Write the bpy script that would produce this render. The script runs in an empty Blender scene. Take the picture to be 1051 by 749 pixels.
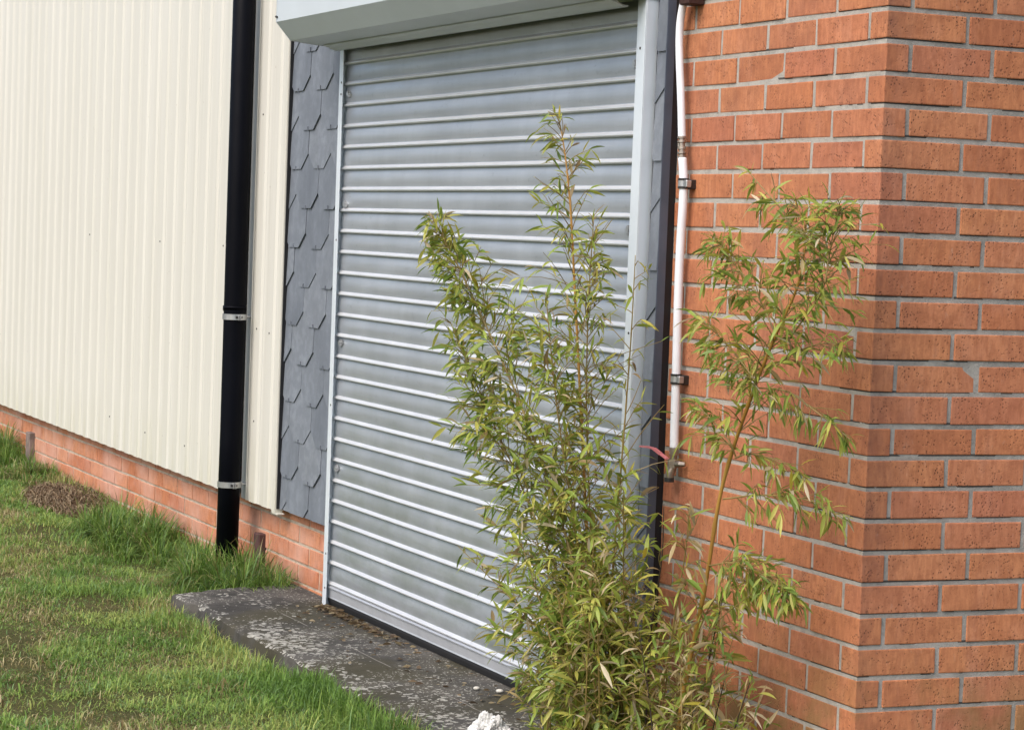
import bpy, bmesh, math, random
import numpy as np
from mathutils import Vector, Matrix, noise
R = random.Random(7)
NP = np.random.default_rng(11)
scene = bpy.context.scene
COL = scene.collection

# ------------------------------------------------------------------ helpers
def link(o):
    COL.objects.link(o); return o

def obj(name, bm, mat, parent=None, smooth=False):
    me = bpy.data.meshes.new(name)
    bm.normal_update(); bm.to_mesh(me); bm.free()
    if mat: me.materials.append(mat)
    if smooth:
        me.polygons.foreach_set('use_smooth', [True] * len(me.polygons))
    o = link(bpy.data.objects.new(name, me))
    if parent: o.parent = parent
    return o

def empty(name, label, cat, group=None, kind=None):
    o = link(bpy.data.objects.new(name, None)); o.empty_display_size = .1
    return tag(o, label, cat, group, kind)

def tag(o, label=None, cat=None, group=None, kind=None):
    if label: o['label'] = label
    if cat: o['category'] = cat
    if group: o['group'] = group
    if kind: o['kind'] = kind
    return o

def box(bm, x0, x1, y0, y1, z0, z1, bev=0.0, seg=1):
    t = bmesh.new() if bev else bm
    v = [t.verts.new((x, y, z)) for z in (z0, z1) for x, y in ((x0, y0), (x1, y0), (x1, y1), (x0, y1))]
    for f in ((3, 2, 1, 0), (4, 5, 6, 7), (0, 1, 5, 4), (1, 2, 6, 5), (2, 3, 7, 6), (3, 0, 4, 7)):
        t.faces.new([v[i] for i in f])
    if bev:
        bmesh.ops.bevel(t, geom=list(t.edges), offset=bev, segments=seg, affect='EDGES', profile=.5)
        join(bm, t)

def join(bm, t):
    me = bpy.data.meshes.new('tmp'); t.to_mesh(me); t.free(); bm.from_mesh(me); bpy.data.meshes.remove(me)

def prism(bm, poly, z0, z1):
    lo = [bm.verts.new((x, y, z0)) for x, y in poly]; hi = [bm.verts.new((x, y, z1)) for x, y in poly]
    n = len(poly)
    bm.faces.new(lo[::-1]); bm.faces.new(hi)
    for i in range(n):
        bm.faces.new((lo[i], lo[(i + 1) % n], hi[(i + 1) % n], hi[i]))

def extrude_x(bm, prof, x0, x1, nx=1, closed=False, caps=False):
    """profile of (y,z) swept along x"""
    rows = []
    for i in range(nx + 1):
        x = x0 + (x1 - x0) * i / nx
        rows.append([bm.verts.new((x, y, z)) for y, z in prof])
    n = len(prof); m = n if closed else n - 1
    for a, b in zip(rows, rows[1:]):
        for i in range(m):
            j = (i + 1) % n
            bm.faces.new((a[i], a[j], b[j], b[i]))
    if caps and closed:
        bm.faces.new(rows[0]); bm.faces.new(rows[-1][::-1])
    return rows

def tube(bm, pts, rads, n=10, cap=True):
    pts = [Vector(p) for p in pts]
    if not isinstance(rads, (list, tuple)): rads = [rads] * len(pts)
    prev = None; up = None
    rings = []
    for i, p in enumerate(pts):
        d = (pts[min(i + 1, len(pts) - 1)] - pts[max(i - 1, 0)]).normalized()
        if up is None:
            up = d.orthogonal().normalized()
        up = (up - d * up.dot(d)).normalized()
        s = d.cross(up)
        rings.append([bm.verts.new(p + (up * math.cos(a) + s * math.sin(a)) * rads[i]) for a in (2 * math.pi * k / n for k in range(n))])
    for a, b in zip(rings, rings[1:]):
        for k in range(n):
            bm.faces.new((a[k], a[(k + 1) % n], b[(k + 1) % n], b[k]))
    if cap:
        bm.faces.new(rings[0][::-1]); bm.faces.new(rings[-1])

def spline(pts, n):
    """Catmull-Rom through pts, n samples"""
    P = [Vector(p) for p in pts]; P = [P[0] * 2 - P[1]] + P + [P[-1] * 2 - P[-2]]
    out = []
    m = len(pts) - 1
    for i in range(n):
        t = m * i / (n - 1); k = min(int(t), m - 1); u = t - k
        a, b, c, d = P[k:k + 4]
        out.append(.5 * ((2 * b) + (c - a) * u + (2 * a - 5 * b + 4 * c - d) * u * u + (3 * b - a - 3 * c + d) * u ** 3))
    return out

def np_mesh(name, verts, faces, mat, cols=None, parent=None, smooth=False):
    """verts (N,3), faces (M,4) or (M,3), cols (N,3)"""
    me = bpy.data.meshes.new(name)
    k = faces.shape[1]
    me.vertices.add(len(verts)); me.vertices.foreach_set('co', verts.astype(np.float32).ravel())
    me.loops.add(faces.size); me.loops.foreach_set('vertex_index', faces.astype(np.int32).ravel())
    me.polygons.add(len(faces)); me.polygons.foreach_set('loop_start', np.arange(0, faces.size, k, dtype=np.int32))
    if cols is not None:
        a = me.attributes.new('tint', 'FLOAT_COLOR', 'POINT')
        a.data.foreach_set('color', np.concatenate([cols, np.ones((len(cols), 1))], 1).astype(np.float32).ravel())
    me.update(calc_edges=True); me.validate()
    if smooth: me.polygons.foreach_set('use_smooth', [True] * len(me.polygons))
    me.materials.append(mat)
    o = link(bpy.data.objects.new(name, me))
    if parent: o.parent = parent
    return o

# ------------------------------------------------------------------ material helpers
class NT:
    def __init__(s, name):
        s.m = bpy.data.materials.new(name); s.m.use_nodes = True
        s.t = s.m.node_tree; s.b = s.t.nodes['Principled BSDF']
        s.out = s.t.nodes['Material Output']
    def n(s, typ, **kw):
        x = s.t.nodes.new(typ)
        for k, v in kw.items():
            if k.startswith('i_'):
                key = k[2:]; key = int(key) if key.isdigit() else key.replace('_', ' ')
                x.inputs[key].default_value = v
            else: setattr(x, k, v)
        return x
    def l(s, a, b): s.t.links.new(a, b)
    def set(s, **kw):
        for k, v in kw.items():
            s.b.inputs[k.replace('_', ' ')].default_value = v
        return s
    def pos(s, scale=(1, 1, 1)):
        g = s.n('ShaderNodeNewGeometry'); m = s.n('ShaderNodeVectorMath', operation='MULTIPLY'); m.inputs[1].default_value = scale
        s.l(g.outputs['Position'], m.inputs[0]); return m.outputs[0]
    def noise(s, scale, detail=3, rough=.55, stretch=(1, 1, 1), dist=0):
        x = s.n('ShaderNodeTexNoise'); x.inputs['Scale'].default_value = scale; x.inputs['Detail'].default_value = detail
        x.inputs['Roughness'].default_value = rough; x.inputs['Distortion'].default_value = dist
        s.l(s.pos(stretch), x.inputs['Vector']); return x.outputs['Fac']
    def ramp(s, fac, stops):
        r = s.n('ShaderNodeValToRGB'); e = r.color_ramp.elements
        while len(e) < len(stops): e.new(.5)
        for k, (p, c) in zip(e, stops):
            k.position = p; k.color = (*c, 1) if hasattr(c, '__len__') else (c, c, c, 1)
        s.l(fac, r.inputs[0]); return r.outputs[0]
    def mix(s, fac, a, b, mode='MIX'):
        x = s.n('ShaderNodeMix', data_type='RGBA', blend_type=mode)
        for sock, v in ((0, fac), (6, a), (7, b)):
            if hasattr(v, 'is_linked'): s.l(v, x.inputs[sock])
            elif sock == 0: x.inputs[0].default_value = v
            else: x.inputs[sock].default_value = (*v, 1)
        return x.outputs[2]
    def math(s, op, a, b=0.0, clamp=False):
        x = s.n('ShaderNodeMath', operation=op, use_clamp=clamp)
        for i, v in enumerate((a, b)):
            if hasattr(v, 'is_linked'): s.l(v, x.inputs[i])
            else: x.inputs[i].default_value = v
        return x.outputs[0]
    def bump(s, h, strength=.3, dist=.002):
        x = s.n('ShaderNodeBump'); x.inputs['Strength'].default_value = strength; x.inputs['Distance'].default_value = dist
        s.l(h, x.inputs['Height']); s.l(x.outputs[0], s.b.inputs['Normal']); return x
    def color(s, c): s.l(c, s.b.inputs['Base Color'])
    def rough(s, c): s.l(c, s.b.inputs['Roughness'])

def simple(name, col, rough=.5, metal=0., var=.12, scale=12, bump=0.):
    t = NT(name); f = t.noise(scale, 4)
    lo = tuple(c * (1 - var) for c in col); hi = tuple(min(1, c * (1 + var)) for c in col)
    t.color(t.ramp(f, [(.3, lo), (.7, hi)])); t.set(Roughness=rough, Metallic=metal)
    if bump: t.bump(t.noise(scale * 6, 3), bump, .001)
    return t.m

# ---- brick
def brick_mat(name, plinth=False):
    t = NT(name)
    g = t.n('ShaderNodeNewGeometry')
    rnd = g.outputs['Random Per Island']
    base = t.ramp(rnd, [(0, (.52, .192, .090)), (.25, (.60, .240, .106)), (.5, (.64, .272, .126)), (.75, (.61, .245, .122)), (1, (.53, .200, .110))])
    n1 = t.noise(9, 5, .62)
    c = t.mix(t.ramp(n1, [(.35, 0.0), (.75, .55)]), base, (.38, .135, .068))
    n2 = t.noise(14, 4, .6, (1, 1, .35))
    c = t.mix(t.ramp(n2, [(.52, 0.0), (.8, .45)]), c, (.62, .31, .20))        # pale pinkish bloom
    c = t.mix(t.ramp(t.noise(34, 5, .7), [(.36, .40), (.52, 0.0)]), c, (.33, .115, .05))
    c = t.mix(t.ramp(t.noise(5, 5, .65, (1, 1, .7)), [(.58, 0.0), (.74, .5)]), c, (.36, .15, .105))
    c = t.mix(t.ramp(t.noise(48, 4, .7, (1, 1, .5)), [(.64, 0.0), (.78, .45)]), c, (.66, .42, .30))
    # drag marks: fine vertical grain
    n3 = t.noise(90, 3, .6, (1, 1, .22))
    c = t.mix(t.ramp(n3, [(.4, .30), (.62, 0.0)]), c, (.24, .07, .035))
    # dark specks / pits
    v = t.n('ShaderNodeTexVoronoi'); v.inputs['Scale'].default_value = 150; v.inputs['Randomness'].default_value = 1
    t.l(t.pos((1, 1, .75)), v.inputs['Vector'])
    gate = t.ramp(t.noise(16, 3, .7), [(.44, 0.0), (.62, 1.0)])
    pit = t.math('MULTIPLY', t.ramp(v.outputs['Distance'], [(.20, 1.0), (.34, 0.0)]), gate)
    c = t.mix(t.math('MULTIPLY', pit, .6), c, (.05, .022, .015))
    sep = t.n('ShaderNodeSeparateXYZ'); t.l(g.outputs['Position'], sep.inputs[0])
    if not plinth:
        # sooty weathering that follows the corner on the end face
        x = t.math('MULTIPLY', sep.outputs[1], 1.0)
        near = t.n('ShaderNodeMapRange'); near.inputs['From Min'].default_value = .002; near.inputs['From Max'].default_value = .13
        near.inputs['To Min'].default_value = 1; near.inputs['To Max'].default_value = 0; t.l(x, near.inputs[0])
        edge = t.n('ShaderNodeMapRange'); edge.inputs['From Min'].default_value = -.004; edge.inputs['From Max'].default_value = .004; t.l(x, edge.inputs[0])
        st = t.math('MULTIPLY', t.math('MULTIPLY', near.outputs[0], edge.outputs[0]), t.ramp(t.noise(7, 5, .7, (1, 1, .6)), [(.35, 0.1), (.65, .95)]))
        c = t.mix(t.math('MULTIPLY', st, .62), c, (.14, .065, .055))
        # green algae low on the wall
        lo = t.n('ShaderNodeMapRange'); lo.inputs['From Min'].default_value = .18; lo.inputs['From Max'].default_value = .52
        lo.inputs['To Min'].default_value = 1; lo.inputs['To Max'].default_value = 0; t.l(sep.outputs[2], lo.inputs[0])
        al = t.math('MULTIPLY', lo.outputs[0], t.ramp(t.noise(5, 4, .6), [(.42, 0.0), (.58, .85)]))
        c = t.mix(al, c, (.20, .15, .055))
    else:
        # pale salts and splash dirt
        c = t.mix(t.ramp(t.noise(3.5, 4, .6), [(.40, 0.05), (.66, .75)]), c, (.60, .36, .28))
        lo = t.n('ShaderNodeMapRange'); lo.inputs['From Min'].default_value = .0; lo.inputs['From Max'].default_value = .13
        lo.inputs['To Min'].default_value = 1; lo.inputs['To Max'].default_value = 0; t.l(sep.outputs[2], lo.inputs[0])
        c = t.mix(t.math('MULTIPLY', lo.outputs[0], t.ramp(t.noise(12, 4), [(.4, .1), (.6, .8)])), c, (.16, .10, .06))
    t.color(c); t.set(Roughness=.86)
    t.b.inputs['Specular IOR Level'].default_value = .25
    h = t.math('SUBTRACT', t.math('ADD', t.math('MULTIPLY', n3, .6), t.math('MULTIPLY', t.noise(160, 4, .7), .7)), t.math('MULTIPLY', pit, 1.6))
    t.bump(h, .55, .0022)
    return t.m

def crack_lines(t, c):
    """open gaps where the bed joint has come away from the brick above, mostly near the corner"""
    g = t.n('ShaderNodeNewGeometry'); s = t.n('ShaderNodeSeparateXYZ'); t.l(g.outputs['Position'], s.inputs[0])
    m = t.math('FRACT', t.math('ADD', t.math('DIVIDE', t.math('SUBTRACT', s.outputs[2], 2.005 - .75), .075), .5))
    top = t.math('MULTIPLY', t.math('GREATER_THAN', m, .547), t.math('LESS_THAN', m, .62))
    near = t.n('ShaderNodeMapRange'); near.inputs['From Min'].default_value = .55; near.inputs['From Max'].default_value = .04
    t.l(t.math('ADD', t.math('ABSOLUTE', s.outputs[0]), t.math('ABSOLUTE', s.outputs[1])), near.inputs[0])
    gate = t.math('GREATER_THAN', t.math('ADD', t.math('MULTIPLY', near.outputs[0], .16), t.noise(5, 3, .6)), .60)
    return t.mix(t.math('MULTIPLY', t.math('MULTIPLY', top, gate), .9), c, (.035, .030, .026))

def mortar_mat(name, col, cracks=False):
    t = NT(name)
    c = t.ramp(t.noise(22, 5, .7), [(.25, tuple(k * .62 for k in col)), (.5, col), (.8, tuple(min(1, k * 1.2) for k in col))])
    c = t.mix(t.ramp(t.noise(4, 4, .6), [(.56, 0.0), (.72, .7)]), c, tuple(k * .42 for k in col))
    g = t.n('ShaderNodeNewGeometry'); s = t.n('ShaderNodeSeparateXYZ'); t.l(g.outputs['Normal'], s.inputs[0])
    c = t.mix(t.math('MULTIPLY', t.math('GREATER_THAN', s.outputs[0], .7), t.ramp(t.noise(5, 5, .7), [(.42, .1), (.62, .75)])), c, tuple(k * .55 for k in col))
    if cracks: c = crack_lines(t, c)
    t.color(c); t.set(Roughness=.95)
    t.bump(t.noise(140, 5, .75), .9, .003)
    return t.m

M_BRICK = brick_mat('brick'); M_PBRICK = brick_mat('plinth brick', True)
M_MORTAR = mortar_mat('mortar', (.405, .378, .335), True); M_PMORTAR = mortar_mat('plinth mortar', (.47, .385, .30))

# ---- cream coated steel
def cream():
    t = NT('cream coated steel')
    f = t.noise(2.2, 4, .6, (3, 1, .12))
    c = t.ramp(f, [(.3, (.61, .595, .53)), (.7, (.665, .648, .585))])
    c = t.mix(t.ramp(t.noise(9, 5, .7, (6, 1, .10)), [(.48, 0.0), (.74, .5)]), c, (.54, .52, .44))
    c = t.mix(t.ramp(t.noise(55, 2, .5), [(.74, 0.0), (.79, .6)]), c, (.30, .24, .18))
    g = t.n('ShaderNodeNewGeometry'); s = t.n('ShaderNodeSeparateXYZ'); t.l(g.outputs['Position'], s.inputs[0])
    lo = t.n('ShaderNodeMapRange'); lo.inputs['From Min'].default_value = .34; lo.inputs['From Max'].default_value = .62
    lo.inputs['To Min'].default_value = .6; lo.inputs['To Max'].default_value = 0; t.l(s.outputs[2], lo.inputs[0])
    c = t.mix(t.math('MULTIPLY', lo.outputs[0], t.ramp(t.noise(6, 4, .6, (3, 1, .4)), [(.4, 0.0), (.7, .8)])), c, (.47, .45, .31))
    t.color(c); t.set(Roughness=.42)
    t.bump(t.noise(3, 2, .5, (2, 1, .4)), .05, .01)
    return t.m
M_CREAM = cream()

def slate():
    t = NT('slate')
    g = t.n('ShaderNodeNewGeometry')
    c = t.ramp(g.outputs['Random Per Island'], [(0, (.122, .138, .165)), (.5, (.158, .176, .205)), (1, (.200, .219, .248))])
    c = t.mix(t.ramp(t.noise(11, 4, .6, (1, 1, .4)), [(.4, 0.0), (.75, .6)]), c, (.27, .30, .345))
    c = t.mix(t.ramp(t.noise(30, 4, .65), [(.45, .4), (.6, 0.0)]), c, (.12, .135, .16))
    t.color(c); t.rough(t.ramp(t.noise(14, 4), [(.3, .42), (.7, .6)]))
    t.bump(t.math('ADD', t.noise(60, 4, .6, (1, 1, .5)), t.noise(9, 2)), .25, .002)
    return t.m
M_SLATE = slate()

def shutter():
    t = NT('galvanised shutter')
    f = t.noise(3, 5, .6, (.5, 1, 5))
    c = t.ramp(f, [(.3, (.40, .43, .465)), (.7, (.51, .54, .577))])
    c = t.mix(t.ramp(t.noise(4, 4, .6, (2.0, 1, .5)), [(.40, .28), (.62, 0.0)]), c, (.33, .355, .385))
    # thin horizontal scuffs
    sc = t.ramp(t.noise(26, 2, .5, (.10, 1, 9)), [(.70, 0.0), (.735, 1.0)])
    c = t.mix(t.math('MULTIPLY', sc, .5), c, (.50, .51, .52))
    # greenish grime, stronger low down
    g = t.n('ShaderNodeNewGeometry'); s = t.n('ShaderNodeSeparateXYZ'); t.l(g.outputs['Position'], s.inputs[0])
    lo = t.n('ShaderNodeMapRange'); lo.inputs['From Min'].default_value = .25; lo.inputs['From Max'].default_value = 1.1
    lo.inputs['To Min'].default_value = .6; lo.inputs['To Max'].default_value = 0.05; t.l(s.outputs[2], lo.inputs[0])
    c = t.mix(t.math('MULTIPLY', lo.outputs[0], t.ramp(t.noise(4, 5, .65, (1, 1, 1.6)), [(.38, 0.0), (.66, .9)])), c, (.21, .24, .19))
    c = t.mix(t.ramp(t.noise(40, 4, .7, (.6, 1, 1)), [(.6, 0.0), (.75, .35)]), c, (.20, .21, .22))
    t.color(c); t.set(Metallic=.55)
    t.rough(t.ramp(t.noise(18, 4, .6, (.3, 1, 3)), [(.3, .36), (.7, .52)]))
    t.bump(t.math('ADD', t.noise(120, 3, .6, (.06, 1, 1)), t.math('MULTIPLY', t.noise(2.2, 2, .5, (1, 1, .3)), 2.5)), .10, .0016)
    return t.m
M_SHUT = shutter()
M_RIDGE = simple('slat ridge painted highlight', (.66, .67, .68), .34, .35, .06, 8, .03)  # sky highlight on the ridges put into a paler base colour
M_GUIDE = simple('pale anodised aluminium', (.72, .78, .83), .38, .25, .05, 7, .05)
M_HOOD = simple('pale grey painted steel', (.52, .57, .60), .42, 0, .05, 4, .05)
M_RAIL = simple('bottom rail aluminium', (.52, .54, .57), .40, .45, .08, 9, .05)
M_RUBBER = simple('black rubber', (.012, .012, .013), .7, 0, .2)
M_NAVY = simple('anthracite trim', (.075, .092, .125), .40, 0, .15, 10)
M_BLACKGAP = simple('flat black', (.008, .008, .010), .6)
M_ZINC = simple('zinc plated steel', (.48, .49, .50), .38, .8, .15, 40, .1)
M_DKMETAL = simple('dark clip', (.03, .028, .027), .5, .2)
M_BRASS = simple('dull nickel brass', (.34, .29, .24), .35, .8, .25, 60)
M_PINK = simple('faded red lever', (.62, .20, .21), .55, 0, .12, 40)
M_WHITEP = simple('white plastic pipe', (.78, .80, .84), .35, 0, .04, 20)
M_CABLE = simple('grey brown stub', (.20, .15, .13), .85, 0, .3, 30, .4)
M_STUMP = simple('dark red brown stub', (.075, .035, .032), .85, 0, .35, 30, .4)

def pipe_mat():
    t = NT('black downpipe')
    t.color(t.ramp(t.noise(4, 4, .6, (1, 1, .4)), [(.3, (.0015, .0018, .0035)), (.7, (.003, .0036, .0065))]))
    t.rough(t.ramp(t.noise(12, 3), [(.3, .42), (.7, .55)])); t.b.inputs['Specular IOR Level'].default_value = .07
    return t.m
M_PIPE = pipe_mat()

def concrete():
    t = NT('old concrete')
    c = t.ramp(t.noise(5, 6, .65), [(.28, (.028, .027, .025)), (.48, (.062, .059, .054)), (.72, (.125, .116, .102))])
    c = t.mix(t.ramp(t.noise(2.2, 5, .6), [(.44, 0.0), (.60, .75)]), c, (.058, .052, .030))
    # pale lichen: irregular spots in drifts
    wob = t.n('ShaderNodeMixRGB') if False else None
    nz = t.n('ShaderNodeTexNoise'); nz.inputs['Scale'].default_value = 60; nz.inputs['Detail'].default_value = 3
    t.l(t.pos(), nz.inputs['Vector'])
    ad = t.n('ShaderNodeVectorMath', operation='MULTIPLY_ADD'); ad.inputs[1].default_value = (.03, .03, .03)
    t.l(nz.outputs['Color'], ad.inputs[0]); t.l(t.pos((1, 1, .2)), ad.inputs[2])
    v = t.n('ShaderNodeTexVoronoi'); v.inputs['Scale'].default_value = 46; t.l(ad.outputs[0], v.inputs['Vector'])
    sepc = t.n('ShaderNodeSeparateColor'); t.l(v.outputs['Color'], sepc.inputs[0])
    g = t.n('ShaderNodeNewGeometry'); s = t.n('ShaderNodeSeparateXYZ'); t.l(g.outputs['Position'], s.inputs[0])
    mr = t.n('ShaderNodeMapRange'); mr.inputs['From Min'].default_value = -.10; mr.inputs['From Max'].default_value = -.48
    mr.inputs['To Min'].default_value = .0; mr.inputs['To Max'].default_value = .46; t.l(s.outputs[1], mr.inputs[0])
    rad = t.math('MULTIPLY', t.math('MULTIPLY', t.math('ADD', mr.outputs[0], .12), t.math('ADD', sepc.outputs[0], .15)), t.ramp(t.noise(3.5, 3, .6), [(.38, .25), (.60, 1.25)]))
    spot = t.math('LESS_THAN', v.outputs['Distance'], rad)
    v2 = t.n('ShaderNodeTexVoronoi'); v2.inputs['Scale'].default_value = 75; t.l(ad.outputs[0], v2.inputs['Vector'])
    spot2 = t.math('MULTIPLY', t.math('LESS_THAN', v2.outputs['Distance'], .26), t.ramp(t.noise(5, 3, .6), [(.45, 0.0), (.52, 1.0)]))
    sp = t.math('MAXIMUM', spot, spot2)
    up = t.n('ShaderNodeSeparateXYZ'); t.l(g.outputs['Normal'], up.inputs[0])
    sp = t.math('MULTIPLY', sp, t.math('GREATER_THAN', up.outputs[2], .6))
    c = t.mix(t.math('MULTIPLY', sp, t.ramp(t.noise(45, 3), [(.3, .45), (.6, .92)])), c, (.40, .39, .345))
    # a joint line along the slab, off parallel and broken
    jl = t.math('ABSOLUTE', t.math('ADD', t.math('ADD', s.outputs[1], .280), t.math('MULTIPLY', t.math('SUBTRACT', t.noise(6, 3), .5), .012)))
    jm = t.math('MULTIPLY', t.math('LESS_THAN', jl, .0022), t.ramp(t.noise(8, 2), [(.42, 0.0), (.5, .8)]))
    c = t.mix(jm, c, (.24, .225, .20))
    t.color(c); t.set(Roughness=.93)
    t.b.inputs['Specular IOR Level'].default_value = .2
    t.bump(t.math('ADD', t.noise(35, 6, .7), t.math('MULTIPLY', sp, .25)), .8, .006)
    return t.m
M_CONC = concrete()

def soil():
    t = NT('soil and thatch')
    c = t.ramp(t.noise(7, 6, .7), [(.25, (.050, .052, .018)), (.5, (.095, .095, .034)), (.75, (.15, .125, .060))])
    c = t.mix(t.ramp(t.noise(90, 4, .7), [(.5, 0.0), (.7, .6)]), c, (.13, .11, .05))
    t.color(c); t.set(Roughness=1.0); t.b.inputs['Specular IOR Level'].default_value = .1
    t.bump(t.noise(60, 5, .75), 1.0, .02)
    return t.m
M_SOIL = soil()

def tinted(name, rough, transl, spec=.3):
    t = NT(name)
    a = t.n('ShaderNodeAttribute', attribute_name='tint')
    t.color(a.outputs['Color']); t.set(Roughness=rough); t.b.inputs['Specular IOR Level'].default_value = spec
    tr = t.n('ShaderNodeBsdfTranslucent'); t.l(a.outputs['Color'], tr.inputs['Color'])
    mx = t.n('ShaderNodeMixShader'); mx.inputs[0].default_value = transl
    t.l(t.b.outputs[0], mx.inputs[1]); t.l(tr.outputs[0], mx.inputs[2]); t.l(mx.outputs[0], t.out.inputs['Surface'])
    return t.m
M_GRASS = tinted('grass blades', .55, .30, .25)
M_LEAF = tinted('bamboo leaf', .40, .42, .4)

def culm_mat(name, stops):
    t = NT(name)
    t.color(t.ramp(t.noise(6, 3, .6, (1, 1, .7)), stops)); t.set(Roughness=.4)
    return t.m
M_CULM = culm_mat('yellow brown cane', [(.3, (.30, .15, .028)), (.6, (.42, .23, .05)), (.8, (.30, .24, .06))])
M_CULMG = culm_mat('olive cane', [(.3, (.16, .12, .035)), (.6, (.26, .19, .06)), (.8, (.33, .22, .09))])
M_CULMD = culm_mat('dark dead cane', [(.3, (.025, .017, .013)), (.7, (.055, .035, .025))])
M_PAPER = simple('white crumpled plastic', (.58, .58, .56), .5, 0, .35, 60, .4)

# ------------------------------------------------------------------ ground
def gh(x, y):
    """height of the lawn"""
    far = min(1, max(0, (-4.6 - x) / 3.2)); w = min(1, max(0, (y + 1.3) / 1.2)) if y < .2 else 1
    fade = max(0, 1 - max(0, math.hypot(x + 3, y) - 14) / 10)
    return far * w * .045 + fade * (noise.noise((x * 1.3, y * 1.3, 2.2)) * .022 + noise.noise((x * 4, y * 4, 5.1)) * .010)

bm = bmesh.new()
xs = [-90, -50, -30, -20] + [-14 + .16 * i for i in range(int(15.5 / .16))] + [3, 6, 12, 25, 50, 90]
ys = [-90, -50, -30, -18, -10, -7] + [-5 + .16 * i for i in range(34)] + [2, 6, 20, 50, 90]
grid = [[bm.verts.new((x, y, gh(x, y))) for x in xs] for y in ys]
for j in range(len(ys) - 1):
    for i in range(len(xs) - 1):
        bm.faces.new((grid[j][i], grid[j][i + 1], grid[j + 1][i + 1], grid[j + 1][i]))
tag(obj('ground', bm, M_SOIL, smooth=True), 'lawn soil and thatch under the grass', None, None, 'structure')

# slab with a broken edge
SL_Z = .062
bm = bmesh.new()
front = []
N = 260
for i in range(N + 1):
    x = -3.66 + (3.66 - .95) * i / N
    front.append((x, -.520 + noise.noise((x * 4, 0, 1)) * .016 + noise.noise((x * 15, 3, 1)) * .011 + max(0, noise.noise((x * 6, 9, 1)) - .25) * .07))
left = [(-3.66 - .14 * k / 14 + noise.noise((k * .9, 7, 2)) * .016 - (.02 if 3 < k < 9 else 0), -.528 + .52 * k / 14) for k in range(1, 15)]
poly = left[::-1] + front + [(-.95, -.008)]
top = [bm.verts.new((x, y, SL_Z + noise.noise((x * 7, y * 7, 0)) * .002)) for x, y in poly]
rim = [bm.verts.new((x, y - (.012 + .010 * noise.noise((x * 11, 2, 5))) * (1 if y < -.44 else 0), SL_Z - .008 + noise.noise((x * 23, y * 23, 9)) * .010)) for x, y in poly]
bot = [bm.verts.new((x + noise.noise((x * 15, y * 9, 4)) * .008, y - (.030 if y < -.44 else 0) + noise.noise((x * 15, y * 9, 8)) * .022, -.08)) for x, y in poly]
bm.faces.new(top)
for a, b in ((top, rim), (rim, bot)):
    for i in range(len(poly)):
        j = (i + 1) % len(poly)
        bm.faces.new((a[j], a[i], b[i], b[j]))
bmesh.ops.triangulate(bm, faces=[f for f in bm.faces if len(f.verts) > 4])
tag(obj('concrete_slab', bm, M_CONC), 'dark lichen spotted concrete slab below the shutter', None, None, 'structure')

# ------------------------------------------------------------------ brick walls
MORT = .010; CZ0 = 2.005 + .0       # z of mortar line 0
ang = math.radians(85.865); ca, sa = math.cos(ang), math.sin(ang)
def jit(a): return R.uniform(-a, a)

def finish_bricks(bm):
    bmesh.ops.bevel(bm, geom=list(bm.edges), offset=.0028, segments=2, affect='EDGES', profile=.6)
    for v in bm.verts:
        n = noise.noise_vector(v.co * 38) * .0015 + noise.noise_vector(v.co * 110) * .0007
        v.co += n

MORT = .0116
wall = empty('brick_wall', 'orange brick wall corner on the right with a white pipe on it', 'brick wall')
bm = bmesh.new()
W1X = -.9585; W2L = 2.6; TOPJ = -14; BOTJ = 28
for j in range(TOPJ, BOTJ):
    z1 = CZ0 - .075 * j - MORT / 2; z0 = z1 - .075 + MORT
    odd = j % 2
    # row j lies between mortar line j and j+1 : even rows show a short return on the left face
    a = .068 if not odd else .208          # visible length on the left face
    b = .213 if not odd else .061          # visible length on the end face
    d = jit(.0012)
    prism(bm, [(-a, d), (0, d), (ca * b + .001, sa * b), (ca * b - .1, sa * b), (-min(a, .1), .1), (-a, .1)] if a > .1 else
          [(-a, d), (0, d), (ca * b + .001, sa * b), (ca * b - .1, sa * b), (-a, .1)], z0 + jit(.0012), z1 + jit(.0012))
    x = -a - MORT
    while x > W1X + .012:
        L = min(.225 - MORT, x - W1X)
        d = jit(.0016); e = jit(.001)
        prism(bm, [(x - L + jit(.001), d), (x + jit(.001), d + e), (x, .1), (x - L, .1)], z0 + jit(.0014), z1 + jit(.0014))
        x -= L + MORT
    s = b + MORT
    while s < W2L:
        L = .225 - MORT; d = jit(.0016)
        p = lambda s_, off: (ca * s_ - sa * off, sa * s_ + ca * off)
        prism(bm, [p(s, d), p(s + L, d + jit(.001)), p(s + L, .1), p(s, .1)], z0 + jit(.0014), z1 + jit(.0014))
        s += L + MORT
finish_bricks(bm)
obj('brickwork', bm, M_BRICK, wall)
bm = bmesh.new()
g = .0026
c0 = (-g * 1.0, g)
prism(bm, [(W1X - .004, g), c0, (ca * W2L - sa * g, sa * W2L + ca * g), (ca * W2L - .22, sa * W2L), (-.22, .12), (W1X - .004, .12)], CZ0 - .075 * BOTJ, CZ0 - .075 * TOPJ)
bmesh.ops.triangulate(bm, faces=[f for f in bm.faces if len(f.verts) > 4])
obj('mortar', bm, M_MORTAR, wall)

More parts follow.
